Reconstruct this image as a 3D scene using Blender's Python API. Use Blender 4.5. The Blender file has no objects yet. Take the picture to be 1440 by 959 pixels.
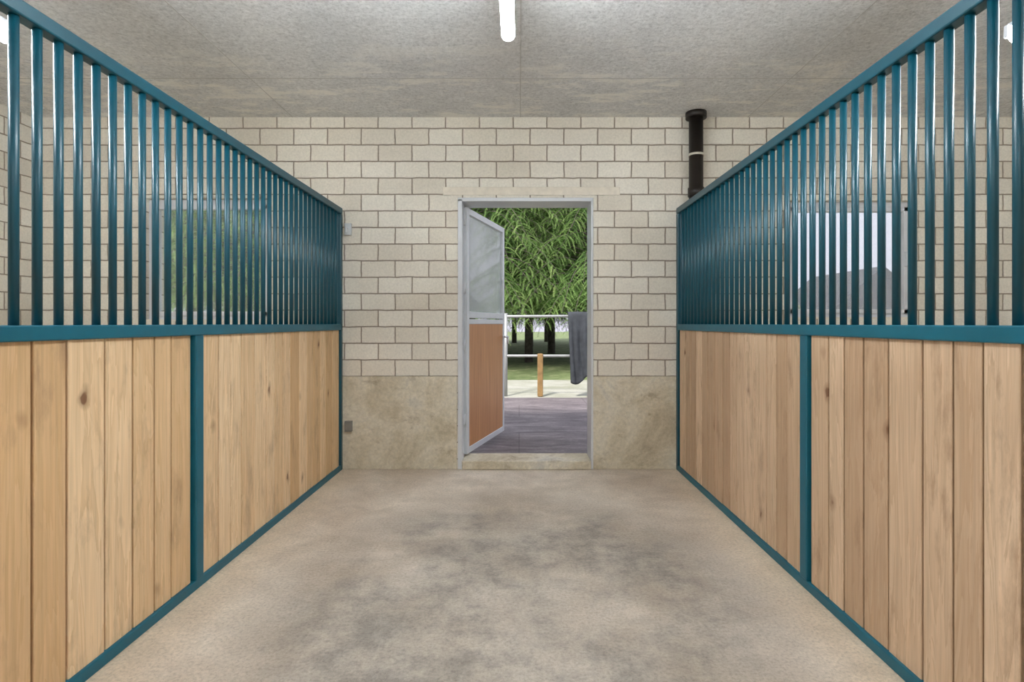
import bpy, math, random
from mathutils import Vector, Matrix
random.seed(7)
S=bpy.context.scene
S.view_settings.view_transform='Standard'
S.view_settings.exposure=0.86
D=4.67; CH=3.0
# ---------------------------------------------------------------- helpers
def link(o,parent=None):
    S.collection.objects.link(o)
    if parent: o.parent=parent
    return o
def empty(name,loc=(0,0,0)):
    e=bpy.data.objects.new(name,None); e.location=loc; e.empty_display_size=.2
    return link(e)
BF=[(0,3,2,1),(4,5,6,7),(0,1,5,4),(1,2,6,5),(2,3,7,6),(3,0,4,7)]
class MB:
    def __init__(s): s.v=[];s.f=[];s.m=[];s.c=[];s.smooth=[]
    def box(s,a,b,mat=0,col=(1,1,1,1),M=None):
        x0,y0,z0=a;x1,y1,z1=b
        vs=[(x0,y0,z0),(x1,y0,z0),(x1,y1,z0),(x0,y1,z0),(x0,y0,z1),(x1,y0,z1),(x1,y1,z1),(x0,y1,z1)]
        if M: vs=[tuple(M@Vector(v)) for v in vs]
        n=len(s.v); s.v+=vs
        for f in BF: s.f.append(tuple(n+i for i in f)); s.m.append(mat); s.c.append(col); s.smooth.append(False)
    def cyl(s,p,q,r,n=12,mat=0,r2=None,caps=True):
        p=Vector(p);q=Vector(q);d=(q-p).normalized()
        u=d.orthogonal().normalized();w=d.cross(u); r2=r if r2 is None else r2
        k=len(s.v)
        for i in range(n):
            a=2*math.pi*i/n; s.v.append(tuple(p+(u*math.cos(a)+w*math.sin(a))*r))
        for i in range(n):
            a=2*math.pi*i/n; s.v.append(tuple(q+(u*math.cos(a)+w*math.sin(a))*r2))
        for i in range(n):
            j=(i+1)%n; s.f.append((k+i,k+j,k+n+j,k+n+i)); s.m.append(mat); s.c.append((1,1,1,1)); s.smooth.append(True)
        if caps:
            s.f.append(tuple(k+i for i in reversed(range(n)))); s.f.append(tuple(k+n+i for i in range(n)))
            s.m+=[mat,mat]; s.c+=[(1,1,1,1)]*2; s.smooth+=[False]*2
    def obj(s,name,mats,parent=None,bevel=0,seg=2):
        me=bpy.data.meshes.new(name); me.from_pydata(s.v,[],s.f)
        for m in mats: me.materials.append(m)
        me.polygons.foreach_set('material_index',s.m)
        me.polygons.foreach_set('use_smooth',s.smooth)
        ca=me.color_attributes.new('pc','FLOAT_COLOR','CORNER')
        for p in me.polygons:
            for li in p.loop_indices: ca.data[li].color=s.c[p.index]
        me.update()
        o=bpy.data.objects.new(name,me); link(o,parent)
        if bevel:
            b=o.modifiers.new('bevel','BEVEL'); b.width=bevel; b.segments=seg; b.limit_method='ANGLE'; b.angle_limit=math.radians(50)
        return o
# ---------------------------------------------------------------- materials
class N:
    def __init__(s,name):
        s.m=bpy.data.materials.new(name); s.m.use_nodes=True; s.t=s.m.node_tree; s.b=s.t.nodes['Principled BSDF']; s.out=s.t.nodes['Material Output']
    def n(s,typ,inp=None,**kw):
        x=s.t.nodes.new(typ)
        for k,v in kw.items(): setattr(x,k,v)
        if inp:
            for k,v in inp.items(): s.set(x,k,v)
        return x
    def set(s,x,k,v):
        if isinstance(v,bpy.types.NodeSocket): s.t.links.new(v,x.inputs[k])
        else: x.inputs[k].default_value=v
    def co(s,scale=(1,1,1),loc=(0,0,0),rot=(0,0,0)):
        c=s.n('ShaderNodeTexCoord'); m=s.n('ShaderNodeMapping',{'Vector':c.outputs['Object'],'Scale':scale,'Location':loc,'Rotation':rot}); return m.outputs[0]
    def noise(s,vec,scale,det=4,rough=.55,dist=0):
        return s.n('ShaderNodeTexNoise',{'Vector':vec,'Scale':scale,'Detail':det,'Roughness':rough,'Distortion':dist}).outputs['Fac']
    def ramp(s,f,stops):
        r=s.n('ShaderNodeValToRGB',{'Fac':f}); e=r.color_ramp.elements
        while len(e)<len(stops): e.new(.5)
        for el,(p,c) in zip(e,stops):
            el.position=p; el.color=(c[0],c[1],c[2],1) if isinstance(c,tuple) else (c,c,c,1)
        return r.outputs['Color']
    def mix(s,f,a,b,mode='MIX'):
        x=s.n('ShaderNodeMix',data_type='RGBA',blend_type=mode)
        for idx,v in ((0,f),(6,a),(7,b)):
            if isinstance(v,bpy.types.NodeSocket): s.t.links.new(v,x.inputs[idx])
            else: x.inputs[idx].default_value=(v if idx==0 else ((v[0],v[1],v[2],1) if isinstance(v,tuple) else (v,v,v,1)))
        return x.outputs[2]
    def math(s,op,a,b=0.0,clamp=False):
        x=s.n('ShaderNodeMath',operation=op,use_clamp=clamp); s.set(x,0,a); s.set(x,1,b); return x.outputs[0]
    def bump(s,h,st=.3,dist=.01):
        x=s.n('ShaderNodeBump',{'Height':h,'Strength':st,'Distance':dist}); s.t.links.new(x.outputs[0],s.b.inputs['Normal'])
    def fin(s,col=None,rough=.7,metal=0,spec=None):
        if col is not None:
            if isinstance(col,tuple): col=(col[0],col[1],col[2],1)
            s.set(s.b,'Base Color',col)
        s.set(s.b,'Roughness',rough); s.b.inputs['Metallic'].default_value=metal
        if spec is not None: s.b.inputs['Specular IOR Level'].default_value=spec
        return s.m
def simple(name,col,rough=.5,metal=0,var=.15,sc=6):
    n=N(name); f=n.noise(n.co(),sc,5)
    d=tuple(c*(1-var) for c in col); l=tuple(min(1,c*(1+var)) for c in col)
    return n.fin(n.ramp(f,[(.3,d),(.7,l)]),rough,metal)

def brick(name,side=False):
    n=N(name); c=n.n('ShaderNodeTexCoord'); sp=n.n('ShaderNodeSeparateXYZ',{0:c.outputs['Object']})
    zz=n.math('ADD',sp.outputs[2],-0.79+0.141*12)
    xx=n.math('ADD',sp.outputs[1 if side else 0],14.45)
    cv=n.n('ShaderNodeCombineXYZ',{0:xx,1:zz}).outputs[0]
    wob=n.n('ShaderNodeTexNoise',{'Vector':cv,'Scale':9.0,'Detail':2.0})
    w2=n.n('ShaderNodeVectorMath',{0:wob.outputs['Color'],1:(-.5,-.5,-.5)},operation='ADD')
    w3=n.n('ShaderNodeVectorMath',{0:w2.outputs[0],'Scale':.012},operation='SCALE')
    w4=n.n('ShaderNodeVectorMath',{0:cv,1:w3.outputs[0]},operation='ADD').outputs[0]
    b=n.n('ShaderNodeTexBrick',{'Vector':w4,'Color1':(.87,.825,.735,1),'Color2':(.76,.70,.60,1),'Mortar':(.36,.30,.24,1),'Scale':1.0,'Mortar Size':.0062,'Mortar Smooth':.35,'Bias':-.1,'Brick Width':.288,'Row Height':.141})
    b.offset=.5
    g=n.ramp(n.noise(n.co(),60,4,.7),[(.3,.86),(.7,1.05)])
    big=n.ramp(n.noise(n.co(),1.3,5),[(.3,.87),(.7,1.03)])
    col=n.mix(1.0,b.outputs['Color'],g,'MULTIPLY'); col=n.mix(1.0,col,big,'MULTIPLY')
    h=n.math('SUBTRACT',n.math('MULTIPLY',n.noise(n.co(),70,3),.15),b.outputs['Fac'])
    n.bump(h,.9,.008)
    return n.fin(col,.85)
brick_m=brick('cream_block_masonry'); brick_s=brick('cream_block_masonry_side',True)

n=N('stained_concrete_plinth')
a=n.noise(n.co(),2.3,6,.65,.6); f=n.noise(n.co(),45,4,.7)
col=n.ramp(a,[(.30,(.42,.35,.25)),(.43,(.57,.50,.37)),(.57,(.69,.63,.51)),(.72,(.54,.51,.45))])
col=n.mix(1.0,col,n.ramp(f,[(.3,.82),(.7,1.1)]),'MULTIPLY')
dk=n.noise(n.co(scale=(1.3,1,2)),3.0,6,.75,.3)
col=n.mix(n.ramp(dk,[(.56,0.),(.72,.65)]),col,(.24,.175,.11))
sp=n.n('ShaderNodeTexVoronoi',{'Vector':n.co(),'Scale':5.0}); col=n.mix(n.ramp(sp.outputs['Distance'],[(.05,.5),(.11,0.)]),col,(.22,.16,.10))
n.bump(f,.4,.004); plinth_m=n.fin(col,.85)

n=N('rough_concrete_floor')
co=n.co(); big=n.noise(co,1.5,6,.62,.3); mid=n.noise(co,6,6,.75); fine=n.noise(co,70,4,.8)
geo=n.n('ShaderNodeTexCoord'); sp=n.n('ShaderNodeSeparateXYZ',{0:geo.outputs['Object']})
base=n.mix(n.ramp(big,[(.35,0.),(.65,1.)]),(.55,.455,.365),(.72,.635,.54))
dx=n.math('DIVIDE',sp.outputs[0],1.2); dy=n.math('DIVIDE',n.math('SUBTRACT',sp.outputs[1],2.5),1.6)
r2=n.math('ADD',n.math('MULTIPLY',dx,dx),n.math('MULTIPLY',dy,dy))
wear=n.math('MULTIPLY',n.math('SUBTRACT',1.1,r2,True),1.5,True)
st=n.math('MULTIPLY',wear,n.ramp(mid,[(.36,0.4),(.60,1.)]))
st2=n.math('MULTIPLY',st,n.ramp(n.noise(n.co(loc=(3,1,0)),1.4,6,.7),[(.34,.2),(.56,.85)]))
col=n.mix(st2,base,(.19,.17,.155))
ed=n.math('MULTIPLY',n.math('SUBTRACT',n.math('ABSOLUTE',n.math('ADD',sp.outputs[0],.085)),1.15),4.0,True)
col=n.mix(n.math('MULTIPLY',ed,.5),col,(.74,.58,.40))
col=n.mix(1.0,col,n.ramp(fine,[(.25,.60),(.5,.98),(.75,1.2)]),'MULTIPLY')
col=n.mix(1.0,col,n.ramp(mid,[(.3,.83),(.7,1.08)]),'MULTIPLY')
n.bump(fine,.45,.005); floor_m=n.fin(col,.75,spec=.35)

n=N('woodwool_concrete_ceiling')
co=n.co(); f=n.noise(co,38,6,.85); g=n.noise(co,1.6,5,.6); f2=n.noise(co,12,5,.75)
col=n.mix(n.ramp(g,[(.3,0.),(.7,1.)]),(.66,.665,.67),(.78,.785,.79))
col=n.mix(1.0,col,n.ramp(f,[(.28,.52),(.5,.98),(.72,1.25)]),'MULTIPLY')
col=n.mix(1.0,col,n.ramp(f2,[(.3,.86),(.7,1.07)]),'MULTIPLY')
sp=n.n('ShaderNodeSeparateXYZ',{0:n.n('ShaderNodeTexCoord').outputs['Object']})
wm=n.math('MULTIPLY',n.ramp(n.noise(n.co(scale=(1,2.5,1),loc=(5,2,0)),2.2,6,.75),[(.50,0.),(.60,.75)]),n.math('MULTIPLY',n.math('SUBTRACT',sp.outputs[1],3.2),1.2,True))
col=n.mix(wm,col,(.92,.90,.85))
n.bump(f,.8,.01); ceil_m=n.fin(col,.9)
seam_m=simple('ceiling_seam',(.52,.515,.50),.9)

def wood(name,c1,c2,c3,stain):
    n=N(name)
    at=n.n('ShaderNodeAttribute',attribute_name='pc'); sp=n.n('ShaderNodeSeparateColor',{0:at.outputs['Color']})
    off=n.n('ShaderNodeCombineXYZ',{1:n.math('MULTIPLY',sp.outputs[1],37.0),2:n.math('MULTIPLY',sp.outputs[2],19.0)}).outputs[0]
    c=n.n('ShaderNodeTexCoord'); v=n.n('ShaderNodeVectorMath',{0:c.outputs['Object'],1:off},operation='ADD').outputs[0]
    m=n.n('ShaderNodeMapping',{'Vector':v,'Scale':(9,9,.7)}).outputs[0]
    m2=n.n('ShaderNodeMapping',{'Vector':v,'Scale':(60,60,1.6)}).outputs[0]
    g1=n.noise(m,1.1,5,.55,1.0); g2=n.noise(m2,1.5,4,.6)
    rings=n.math('FRACT',n.math('MULTIPLY',g1,8.0))
    base=n.mix(sp.outputs[0],c1,c2)
    col=n.mix(n.ramp(rings,[(0,.0),(.75,.30),(.95,.46),(1,.0)]),base,c3)
    col=n.mix(1.0,col,n.ramp(g2,[(.3,.86),(.7,1.07)]),'MULTIPLY')
    wv=n.n('ShaderNodeTexNoise',{'Vector':v,'Scale':14.0}); wv2=n.n('ShaderNodeVectorMath',{0:wv.outputs['Color'],'Scale':.05},operation='SCALE'); vv=n.n('ShaderNodeVectorMath',{0:v,1:wv2.outputs[0]},operation='ADD').outputs[0]
    mk=n.n('ShaderNodeMapping',{'Vector':vv,'Scale':(0,7,4.2)}).outputs[0]
    vo=n.n('ShaderNodeTexVoronoi',{'Vector':mk,'Scale':.6,'Randomness':1.0})
    col=n.mix(n.ramp(vo.outputs['Distance'],[(.04,.9),(.06,.4),(.13,0.)]),col,(.16,.065,.03))
    sm=n.noise(n.n('ShaderNodeMapping',{'Vector':v,'Scale':(2,4,1.2)}).outputs[0],1.6,6,.7)
    col=n.mix(n.ramp(sm,[(.54,0.),(.70,stain)]),col,(.28,.17,.10))
    n.bump(g2,.15,.002)
    return n.fin(col,.55,spec=.3)
woodL=wood('larch_planks_left',(.90,.675,.435),(.66,.425,.22),(.56,.34,.155),.5)
woodR=wood('larch_planks_right',(.82,.615,.43),(.51,.345,.22),(.42,.26,.145),.7)
groove=simple('plank_groove_dark',(.035,.018,.009),.8)
teal=simple('teal_painted_steel',(.002,.058,.086),.35,0,.12)
teal2=simple('teal_painted_frame',(.001,.105,.158),.42,0,.12)
alu=simple('pale_aluminium',(.62,.64,.67),.4,.15,.05)
white=simple('white_pvc',(.68,.69,.73),.4,0,.04)
pipe_m=simple('dark_brown_pipe',(.013,.009,.007),.45,0,.3)
clamp_m=simple('zinc_clamp',(.6,.58,.52),.4,.5)
doorwood=N('varnished_door_panel')
v=doorwood.co(scale=(25,25,1.2)); g=doorwood.noise(v,1.4,4,.6,.6)
doorwood=doorwood.fin(doorwood.ramp(g,[(.3,(.38,.16,.055)),(.7,(.54,.255,.10))]),.4)
def glassmat(name,tint,haze=0.0):
    n=N(name); tr=n.n('ShaderNodeBsdfTransparent',{'Color':tint}); gl=n.n('ShaderNodeBsdfGlossy',{'Color':(1,1,1,1),'Roughness':.03})
    fr=n.n('ShaderNodeFresnel',{'IOR':1.5}); ms=n.n('ShaderNodeMixShader',{0:fr.outputs[0],1:tr.outputs[0],2:gl.outputs[0]})
    o=ms
    if haze:
        df=n.n('ShaderNodeBsdfTranslucent',{'Color':(.9,.92,.9,1)}); d2=n.n('ShaderNodeBsdfDiffuse',{'Color':(.85,.88,.85,1)})
        a=n.n('ShaderNodeMixShader',{0:.5,1:df.outputs[0],2:d2.outputs[0]})
        o=n.n('ShaderNodeMixShader',{0:n.math('MULTIPLY',n.ramp(n.noise(n.co(),2.5,4),[(.3,.6),(.7,1.)]),haze),1:ms.outputs[0],2:a.outputs[0]})
    n.t.links.new(o.outputs[0],n.out.inputs[0]); return n.m
glass=glassmat('clear_glass',(.95,.97,.97,1),.10)
glass_d=glassmat('dusty_door_glass',(.90,.95,.93,1),.20)
def emis(name,col,st):
    n=N(name); n.b.inputs['Emission Color'].default_value=(*col,1); n.b.inputs['Emission Strength'].default_value=st; return n.fin((.9,.9,.9),.4)
tube_m=emis('fluorescent_diffuser',(.90,.965,1.0),52)

# ---------------------------------------------------------------- room shell
XL,XR,YB,T=-4.15,5.6,-4.2,.26
b=MB(); b.box((XL-.25,YB-.25,-.2),(XR+.25,D+T,0)); b.obj('floor',[floor_m])
b=MB(); b.box((XL-.25,YB-.25,CH),(XR+.25,D+T,CH+.25))
ceiling=b.obj('ceiling',[ceil_m])
b=MB()
for x in (-3.87,-1.93,.01,1.95,3.89): b.box((x-.003,YB,CH-.0015),(x+.003,D,CH+.01))
for y in (3.93,.9,-2.1): b.box((XL,y-.004,CH-.0015),(XR,y+.004,CH+.01))
b.obj('seams',[seam_m],ceiling)

DX0,DX1,DZ=-.51,.62,2.30
wins=[(-3.20,-2.12,1.26,2.31),(2.29,3.40,1.28,2.29),(4.28,5.25,1.26,2.24)]
b=MB()
ops=sorted(wins+[(DX0,DX1,0,DZ)])
cur=XL-.25
for (x0,x1,z0,z1) in ops:
    b.box((cur,D,0),(x0,D+T,CH))
    if z0>0: b.box((x0,D,0),(x1,D+T,z0))
    b.box((x0,D,z1),(x1,D+T,CH)); cur=x1
b.box((cur,D,0),(XR+.25,D+T,CH))
wb=b.obj('wall_back',[brick_m])
b=MB()
b.box((XL,D-.012,0),(DX0-.02,D+.01,.79)); b.box((DX1+.01,D-.012,0),(XR,D+.01,.79))
b.obj('plinth',[plinth_m],wb,.004)
lint=simple('concrete_lintel',(.76,.70,.60),.85,0,.08,20)
b=MB(); b.box((DX0-.14,D-.004,2.335),(DX1+.24,D+.01,2.405)); b.obj('lintel',[lint],wb,.003)
b=MB(); b.box((XL-.25,YB,0),(XL,D,CH)); b.obj('wall_left',[brick_s])
b=MB(); b.box((XR,YB,0),(XR+.25,D,CH)); b.obj('wall_right',[brick_s])
b=MB(); b.box((XL-.25,YB-.25,0),(-1.5,YB,CH)); b.box((1.35,YB-.25,0),(XR+.25,YB,CH)); b.box((-1.5,YB-.25,2.6),(1.35,YB,CH)); b.obj('wall_front_bounce',[brick_m])  # unseen rear wall, added to bounce light back onto the ceiling

for i,(x0,x1,z0,z1) in enumerate(wins):
    e=empty('window_%d'%(i+1),((x0+x1)/2,D+.06,z0)); 
    w=x1-x0;h=z1-z0;hw=w/2;ft=.045
    b=MB()
    for (a,c) in (((-hw,0,0),(-hw+ft,.06,h)),((hw-ft,0,0),(hw,.06,h)),((-hw+ft,0,0),(hw-ft,.06,ft)),((-hw+ft,0,h-ft),(hw-ft,.06,h))): b.box(a,c)
    b.obj('frame',[white],e,.004)
    b=MB(); k=ft
    for (a,c) in (((-hw+k,-.015,k),(-hw+k+.04,.045,h-k)),((hw-k-.04,-.015,k),(hw-k,.045,h-k)),((-hw+k,-.015,k),(hw-k,.045,k+.04)),((-hw+k,-.015,h-k-.04),(hw-k,.045,h-k))): b.box(a,c)
    b.box((hw-k-.04,-.05,h*.45),(hw-k-.015,-.015,h*.45+.12))
    b.obj('sash',[white],e,.004)
    b=MB(); b.box((-hw+k+.035,.015,k+.035),(hw-k-.035,.02,h-k-.035)); b.obj('pane',[glass],e)
    b=MB(); b.box((-hw,-.06,0),(hw,0,.015)); b.obj('sill',[lint],e)

# ---------------------------------------------------------------- stall partitions
zed=[-1.5,-1.38,-1.24,-1.1,-.97,-.83,-.7,-.55,-.43,-.3,-.16,-.02,.1,.24,.38,.5,.66,.8,.93,1.07,1.2,1.33,1.47,1.593,1.704,1.833,2.002,2.147,2.274,2.386,2.53]
zed2=[2.61,2.757,2.873,2.984,3.13,3.28,3.397,3.51,3.63,3.77,3.915,4.04,4.17,4.29,4.44,4.60]
def partition(xc,sgn,wm):
    e=empty('stall_partition',(xc,0,0))
    def bx(b,x0,x1,y0,y1,z0,z1,col=(1,1,1,1)):
        a,c=sorted((sgn*x0,sgn*x1)); b.box((a,y0,z0),(c,y1,z1),0,col)
    b=MB()
    bx(b,0,.05,-1.5,4.655,1.185,1.235); bx(b,0,.05,-1.5,4.655,.0,.045)
    bx(b,-.004,.052,2.54,2.60,.045,1.185)
    bx(b,-.004,.052,-1.55,-1.5,0,2.22)
    b.obj('rails',[teal2],e,.005)
    b=MB(); bx(b,0,.05,-1.5,4.655,2.17,2.22); bx(b,0,.05,4.61,4.656,0,2.17)
    b.obj('top_rail_and_end_post',[teal],e,.006)
    b=MB(); y=4.55
    while y>-1.45:
        b.cyl((sgn*.025,y,1.23),(sgn*.025,y,2.18),.0135,14); y-=.0805
    b.obj('bars',[teal],e)
    b=MB()
    for zz in (zed,zed2):
        for a,c in zip(zz,zz[1:]):
            bx(b,.012+random.uniform(0,.004),.04,a+.0042,c-.0042,.04,1.19,(random.random(),random.random(),random.random(),1))
    b.obj('planks',[wm],e,.003)
    b=MB(); bx(b,.03,.038,-1.5,4.62,.045,1.19); b.obj('groove_backing',[groove],e)
    return e
partition(-1.50,-1,woodL); partition(1.335,1,woodR)

# ---------------------------------------------------------------- door
e=empty('door_1',(DX0,D,0))
b=MB(); f=.025; W=DX1-DX0
b.box((-.012,-.012,0),(f,T,DZ)); b.box((W-.008,-.012,0),(W+.012,T,DZ)); b.box((-.012,-.012,DZ-.02),(W+.012,T,DZ+.012))
b.obj('frame',[alu],e,.004)
b=MB(); b.box((f,-.03,0),(W-.008,T-.003,.075)); b.obj('threshold',[plinth_m],e,.008)
ang=math.atan2(1.08,.30)
M=Matrix.Translation((.035,.13,0))@Matrix.Rotation(ang,4,'Z')
LW=1.11;t0,t1=-.022,.022;zb,zt=.095,2.26;q=.055
b=MB()
def lb(x0,x1,z0,z1,y0=t0,y1=t1,bb=None): (bb or b).box((x0,y0,z0),(x1,y1,z1),0,(1,1,1,1),M)
lb(0,q,zb,zt); lb(LW-q,LW,zb,zt); lb(q,LW-q,zt-q,zt); lb(q,LW-q,zb,zb+q); lb(q,LW-q,1.235,1.28); lb(q,LW-q,1.29,1.345)
b.obj('leaf_frame',[alu],e,.004)
b=MB(); lb(q-.002,LW-q+.002,zb+q-.005,1.24,-.018,.018,b); b.obj('leaf_wood_panel',[doorwood],e)
b=MB(); lb(q-.002,LW-q+.002,1.34,zt-q+.002,-.004,.004,b); b.obj('leaf_glass',[glass_d],e)
b=MB(); 
for z in (.35,1.0,1.5,2.1): b.cyl((.03,.12,z),(.03,.12,z+.1),.013,10)
b.cyl(M@Vector((LW-.035,-.07,1.02)),M@Vector((LW-.035,-.07,1.10)),.01,8); b.cyl(M@Vector((LW-.035,-.025,1.10)),M@Vector((LW-.035,-.075,1.10)),.01,8); b.cyl(M@Vector((LW-.03,-.07,1.10)),M@Vector((LW-.15,-.07,1.10)),.01,8)
b.obj('hinges_and_handle',[alu],e)

# ---------------------------------------------------------------- drain pipe
e=empty('drain_pipe',(1.475,D-.105,0))
b=MB(); b.cyl((0,0,.001),(0,0,CH-.002),.058,24); b.cyl((0,0,CH-.05),(0,0,CH-.002),.085,24); b.cyl((0,0,2.3),(0,0,2.37),.066,24); b.obj('pipe',[pipe_m],e)
b=MB(); b.cyl((0,0,2.635),(0,0,2.655),.062,24); b.box((-.01,.05,2.635),(.01,.10,2.655)); b.obj('clamp',[clamp_m],e)
e=empty('gate_latch',(-1.455,D-.014,2.04))
b=MB(); b.box((-.025,-.02,-.05),(.03,.012,.05)); b.cyl((0,-.05,.0),(0,-.02,.0),.01,10); b.cyl((0,-.05,-.03),(0,-.05,.03),.009,10); b.obj('latch_body',[alu],e,.003)
e=empty('wall_socket',(-1.475,D-.014,.37))
b=MB(); b.box((-.0,-.035,-.045),(.06,0,.045)); b.box((.01,-.042,-.03),(.05,-.035,.03)); b.obj('socket_body',[simple('grey_plastic',(.2,.19,.17),.5)],e,.004)

# ---------------------------------------------------------------- lamps
def lamp(x,y0,y1,drop):
    e=empty('fluorescent_lamp',(x,y0,CH-drop)); L=y1-y0
    b=MB(); b.box((-.03,0,-.02),(.03,L,0)); b.box((-.036,-.01,-.06),(.036,.015,-.005)); b.box((-.036,L-.015,-.06),(.036,L+.01,-.005))
    for yy in (.2,L-.2): b.cyl((0,yy,-.005),(0,yy,drop-.001),.006,8)
    b.obj('housing',[white],e,.005)
    b=MB(); b.cyl((0,.01,-.055),(0,L-.01,-.055),.033,20); b.obj('diffuser',[tube_m],e)
lamp(-.055,1.42,2.77,.25)
lamp(-.055,-2.9,-1.55,.5)  # added fill lamp behind the camera, out of view, brightens the ceiling
lamp(-2.20,1.0,2.36,.47); lamp(2.13,1.0,2.36,.47)
for x in (-2.25,2.18): lamp(x,-2.9,-1.55,.5)  # two more unseen rear lamps, added as fill light for the room

# ---------------------------------------------------------------- outdoors
n=N('grey_rubber_paving')
a=n.noise(n.co(scale=(.8,3,1)),2.2,6,.75,.4); f=n.noise(n.co(),50,3,.7)
col=n.ramp(a,[(.3,(.085,.070,.078)),(.5,(.175,.148,.160)),(.7,(.32,.28,.285))])
br=n.n('ShaderNodeTexBrick',{'Vector':n.co(),'Color1':(1,1,1,1),'Color2':(.92,.92,.94,1),'Mortar':(.65,.63,.65,1),'Scale':1.0,'Mortar Size':.006,'Brick Width':2.0,'Row Height':1.0})
col=n.mix(1.0,col,br.outputs['Color'],'MULTIPLY'); col=n.mix(1.0,col,n.ramp(f,[(.3,.8),(.7,1.15)]),'MULTIPLY'); pave=n.fin(col,.7)
gravel=N('pale_gravel'); gravel=gravel.fin(gravel.mix(1.0,gravel.ramp(gravel.noise(gravel.co(),1.2,5),[(.35,(.30,.30,.23)),(.6,(.43,.42,.37))]),gravel.ramp(gravel.noise(gravel.co(),60,3),[(.3,.8),(.7,1.1)]),'MULTIPLY'),.9)
grass=N('meadow_grass'); grass=grass.fin(grass.ramp(grass.noise(grass.co(),3,6,.7),[(.3,(.06,.10,.025)),(.55,(.16,.20,.08)),(.75,(.40,.38,.23))]),.9)
b=MB(); b.box((-14,D+T+.002,-.2),(14,8.8,.05)); b.obj('paved_yard',[pave])
b=MB(); b.box((-14,8.8,-.2),(14,11.6,.045)); b.obj('gravel_path',[gravel])
b=MB(); b.box((-60,11.6,-.2),(60,80,.04)); b.obj('meadow',[grass])
b=MB(); b.box((-60,-40,-.3),(60,YB-.26,-.02)); b.obj('forecourt_ground',[gravel])

galv=simple('galvanised_tube',(.36,.37,.37),.4,.3)
postw=simple('timber_post',(.26,.155,.06),.7,0,.25,12)
e=empty('paddock_fence',(0,9.0,.05))
b=MB()
b.cyl((-4.5,0,1.29),(5,0,1.33),.022,12); b.cyl((-4.5,0,.66),(5,0,.66),.022,12)
for x in (-3.8,-2.0,-.22,1.55,3.4): b.cyl((x,.0,0),(x,0,1.36),.03,12)
b.obj('rails',[galv],e)
b=MB(); b.box((.30,-.09,0),(.39,-.01,.70)); b.box((-1.6,-.09,0),(-1.51,-.01,.70)); b.box((2.3,-.09,0),(2.39,-.01,.70)); b.obj('timber_posts',[postw],e,.012)
bm_=[];fs=[];NX,NZ=30,32
for j in range(NZ+1):
    s_=j/NZ
    for i in range(NX+1):
        u=i/NX; x=.80+.62*u
        fold=.05*math.sin(u*17+1.2*math.sin(s_*3))+.02*math.sin(u*31)
        if s_<.15:
            a=s_/.15*math.pi; y=9.0+.055*math.cos(a)+.0; z=1.375+.05*math.sin(a); y+=fold*.15*math.sin(a)
        else:
            q=(s_-.15)/.85; y=8.945-.02*q-abs(fold)*min(1,q*3); z=1.375-q*(1.10-.16*u+.05*math.sin(u*9)); x+=.05*q*(1-u)
        bm_.append((x,y,z))
for j in range(NZ):
    for i in range(NX):
        k=j*(NX+1)+i; fs.append((k,k+1,k+NX+2,k+NX+1))
me=bpy.data.meshes.new('horse_blanket'); me.from_pydata(bm_,[],fs); me.materials.append(simple('slate_blanket_cloth',(.036,.041,.05),.85,0,.3,9))
for p in me.polygons: p.use_smooth=True
o=link(bpy.data.objects.new('horse_blanket',me)); o.modifiers.new('s','SOLIDIFY').thickness=.012

e=empty('garden_shed',(9.8,15,.042))
b=MB(); b.box((-1.4,0,0),(1.4,3,1.5)); b.obj('body',[simple('shed_render',(.45,.43,.45),.9)],e)
me=bpy.data.meshes.new('roof'); me.from_pydata([(-1.6,-.3,1.4),(1.6,-.3,1.4),(0,-.3,2.75),(-1.6,3.3,1.4),(1.6,3.3,1.4),(0,3.3,2.75)],[],[(0,1,2),(3,5,4),(0,2,5,3),(1,4,5,2),(0,3,4,1)])
me.materials.append(simple('slate_roof',(.09,.09,.11),.8)); link(bpy.data.objects.new('roof_gable',me),e)

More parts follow.
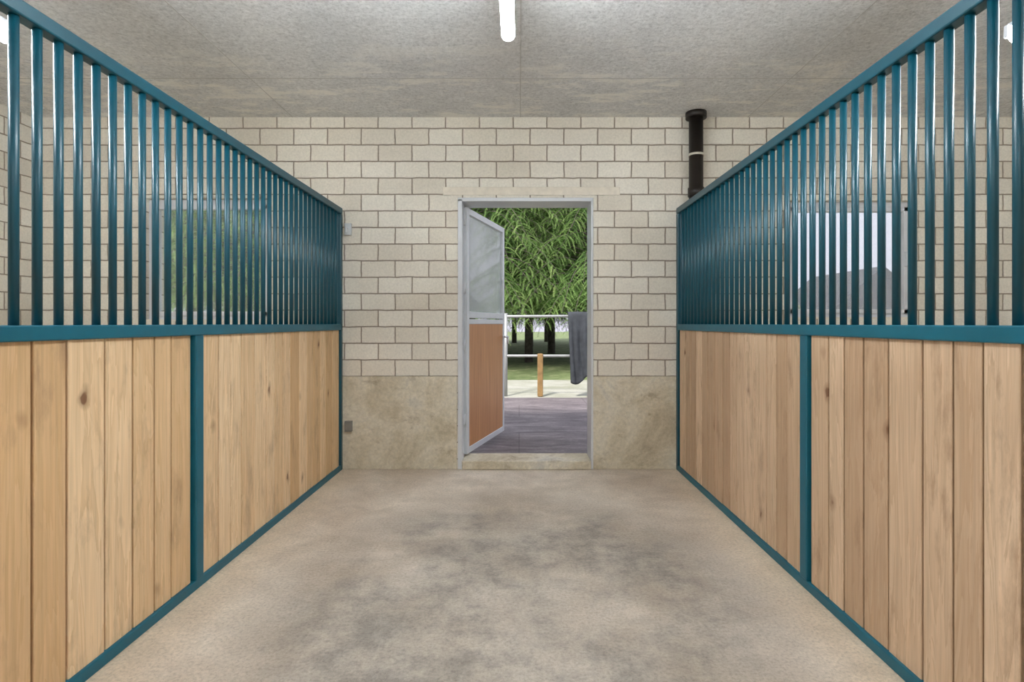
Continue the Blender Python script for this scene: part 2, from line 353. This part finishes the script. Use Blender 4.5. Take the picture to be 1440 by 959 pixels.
# conifers
n=N('spruce_needles')
at=n.n('ShaderNodeAttribute',attribute_name='pc'); sp=n.n('ShaderNodeSeparateColor',{0:at.outputs['Color']})
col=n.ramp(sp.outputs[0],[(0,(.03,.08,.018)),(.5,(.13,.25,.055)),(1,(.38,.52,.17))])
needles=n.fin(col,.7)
n2=n.n('ShaderNodeBsdfTranslucent',{'Color':col}); ms=n.n('ShaderNodeMixShader',{0:.3,1:n.b.outputs[0],2:n2.outputs[0]}); n.t.links.new(ms.outputs[0],n.out.inputs[0])
bark=simple('conifer_bark',(.10,.085,.07),.9,0,.4,14)
def conifer_meshes(seed,H=11,z0=1.5,R=2.7,nb=150):
    rnd=random.Random(seed)
    tb=MB(); tb.cyl((0,0,0),(0,0,H),.12,12,0,.02)
    V=[];F=[];C=[]
    up=Vector((0,0,1))
    for i in range(nb):
        t=(i/nb)**1.45; z=z0+t*(H-z0-.3); L=R*(1-t)**.8*rnd.uniform(.6,1.1)+.25
        az=i*2.39996+rnd.uniform(-.3,.3); d=Vector((math.cos(az),math.sin(az),0)); side=Vector((-d.y,d.x,0))
        pts=[Vector((0,0,z))+d*L*s+Vector((0,0,L*(.14*math.sin(s*3.1)-.30*s*s))) for s in [k/8 for k in range(9)]]
        for a,c in zip(pts,pts[1:]): tb.cyl(a,c,.016*(1.1-(a-pts[0]).length/(L+.3)),5,0,None,False)
        nt=int(9+L*9)
        for k in range(nt):
            s=.15+.85*(k+rnd.random())/nt; q=s*8; kk=min(7,int(q)); base=pts[kk].lerp(pts[kk+1],q-kk)
            sg=1 if k%2 else -1
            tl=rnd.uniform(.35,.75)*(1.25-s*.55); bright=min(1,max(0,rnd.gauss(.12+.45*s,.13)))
            ax=(side*sg*rnd.uniform(.5,1)+d*rnd.uniform(.3,.8)).normalized(); droop=rnd.uniform(.8,1.7)
            segs=max(6,int(tl/.03)); p=base.copy(); step=tl/segs
            for m in range(segs):
                r=m/segs
                dr=(ax-up*droop*(r*1.6)).normalized(); lat=dr.cross(up)
                lat=lat.normalized() if lat.length>.05 else side
                wl=.075*(1-r*.6)*rnd.uniform(.8,1.2)
                for sd in (-1,1):
                    ld=(lat*sd*.65+dr*.8-up*.4).normalized()*wl; ww=dr*.0065
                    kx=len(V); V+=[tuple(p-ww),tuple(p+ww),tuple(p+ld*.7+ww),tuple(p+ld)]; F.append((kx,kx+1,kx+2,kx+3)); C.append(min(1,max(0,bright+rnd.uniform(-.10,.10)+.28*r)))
                p=p+dr*step
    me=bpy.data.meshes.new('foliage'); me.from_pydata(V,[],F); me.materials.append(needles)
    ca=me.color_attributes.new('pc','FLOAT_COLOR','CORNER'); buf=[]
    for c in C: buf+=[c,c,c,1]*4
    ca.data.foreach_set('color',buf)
    t=tb.obj('trunk_tmp',[bark]); tm=t.data; bpy.data.objects.remove(t)
    return tm,me
kinds=[conifer_meshes(1,11,1.75,2.9,270),conifer_meshes(5,12,1.8,3.1,270)]
pos=[(1.9,14.6,1.0),(-1.3,14.4,1.05),(4.6,15.5,1.0),(.3,17.0,1.1),(2.9,19,1.15),(-4.4,15,1),(-7.2,14.5,1.05),(-5.6,18.5,1.1),(-9.6,16,1.1),(-2.6,19,1.2),(-11.8,20,1.2),(-8.2,21,1.2),(1.3,22,1.3),(5.0,24,1.3),(-5,25,1.3),(-.9,24,1.2),(.6,29,1.3),(-2.5,31,1.3),(3.4,30,1.3),(-.3,34,1.3),(1.8,36,1.3),(-8,30,1.3),(-12,28,1.3)]
for i,(x,y,s) in enumerate(pos):
    e=empty('conifer_tree',(x,y,.042)); e.scale=(s,s,s); e.rotation_euler=(0,0,i*1.7)
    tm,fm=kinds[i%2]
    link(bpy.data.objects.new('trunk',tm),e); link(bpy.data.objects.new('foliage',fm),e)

# ---------------------------------------------------------------- light, world, camera
w=bpy.data.worlds.new('overcast_sky'); S.world=w; w.use_nodes=True; nt=w.node_tree
bg=nt.nodes['Background']; tc=nt.nodes.new('ShaderNodeTexCoord'); sp=nt.nodes.new('ShaderNodeSeparateXYZ'); cr=nt.nodes.new('ShaderNodeValToRGB')
nt.links.new(tc.outputs['Generated'],sp.inputs[0]); nt.links.new(sp.outputs[2],cr.inputs[0]); nt.links.new(cr.outputs[0],bg.inputs[0])
cr.color_ramp.elements[0].color=(.55,.54,.63,1); cr.color_ramp.elements[1].color=(.95,1.0,1.12,1); bg.inputs[1].default_value=.90
sl=bpy.data.lights.new('sun','SUN'); sl.energy=3.2; sl.angle=math.radians(8); sl.color=(1,.96,.88)
so=link(bpy.data.objects.new('sun',sl)); so.rotation_euler=(math.radians(42),0,math.radians(-28))
cam=bpy.data.cameras.new('camera'); cam.sensor_width=36; cam.lens=770/1440*36; cam.shift_x=-10/1440; cam.shift_y=-24.5/1440; cam.clip_start=.05; cam.clip_end=300
co_=link(bpy.data.objects.new('camera',cam)); co_.location=(0,0,1.24); co_.rotation_euler=(math.radians(90),0,0)
S.camera=co_
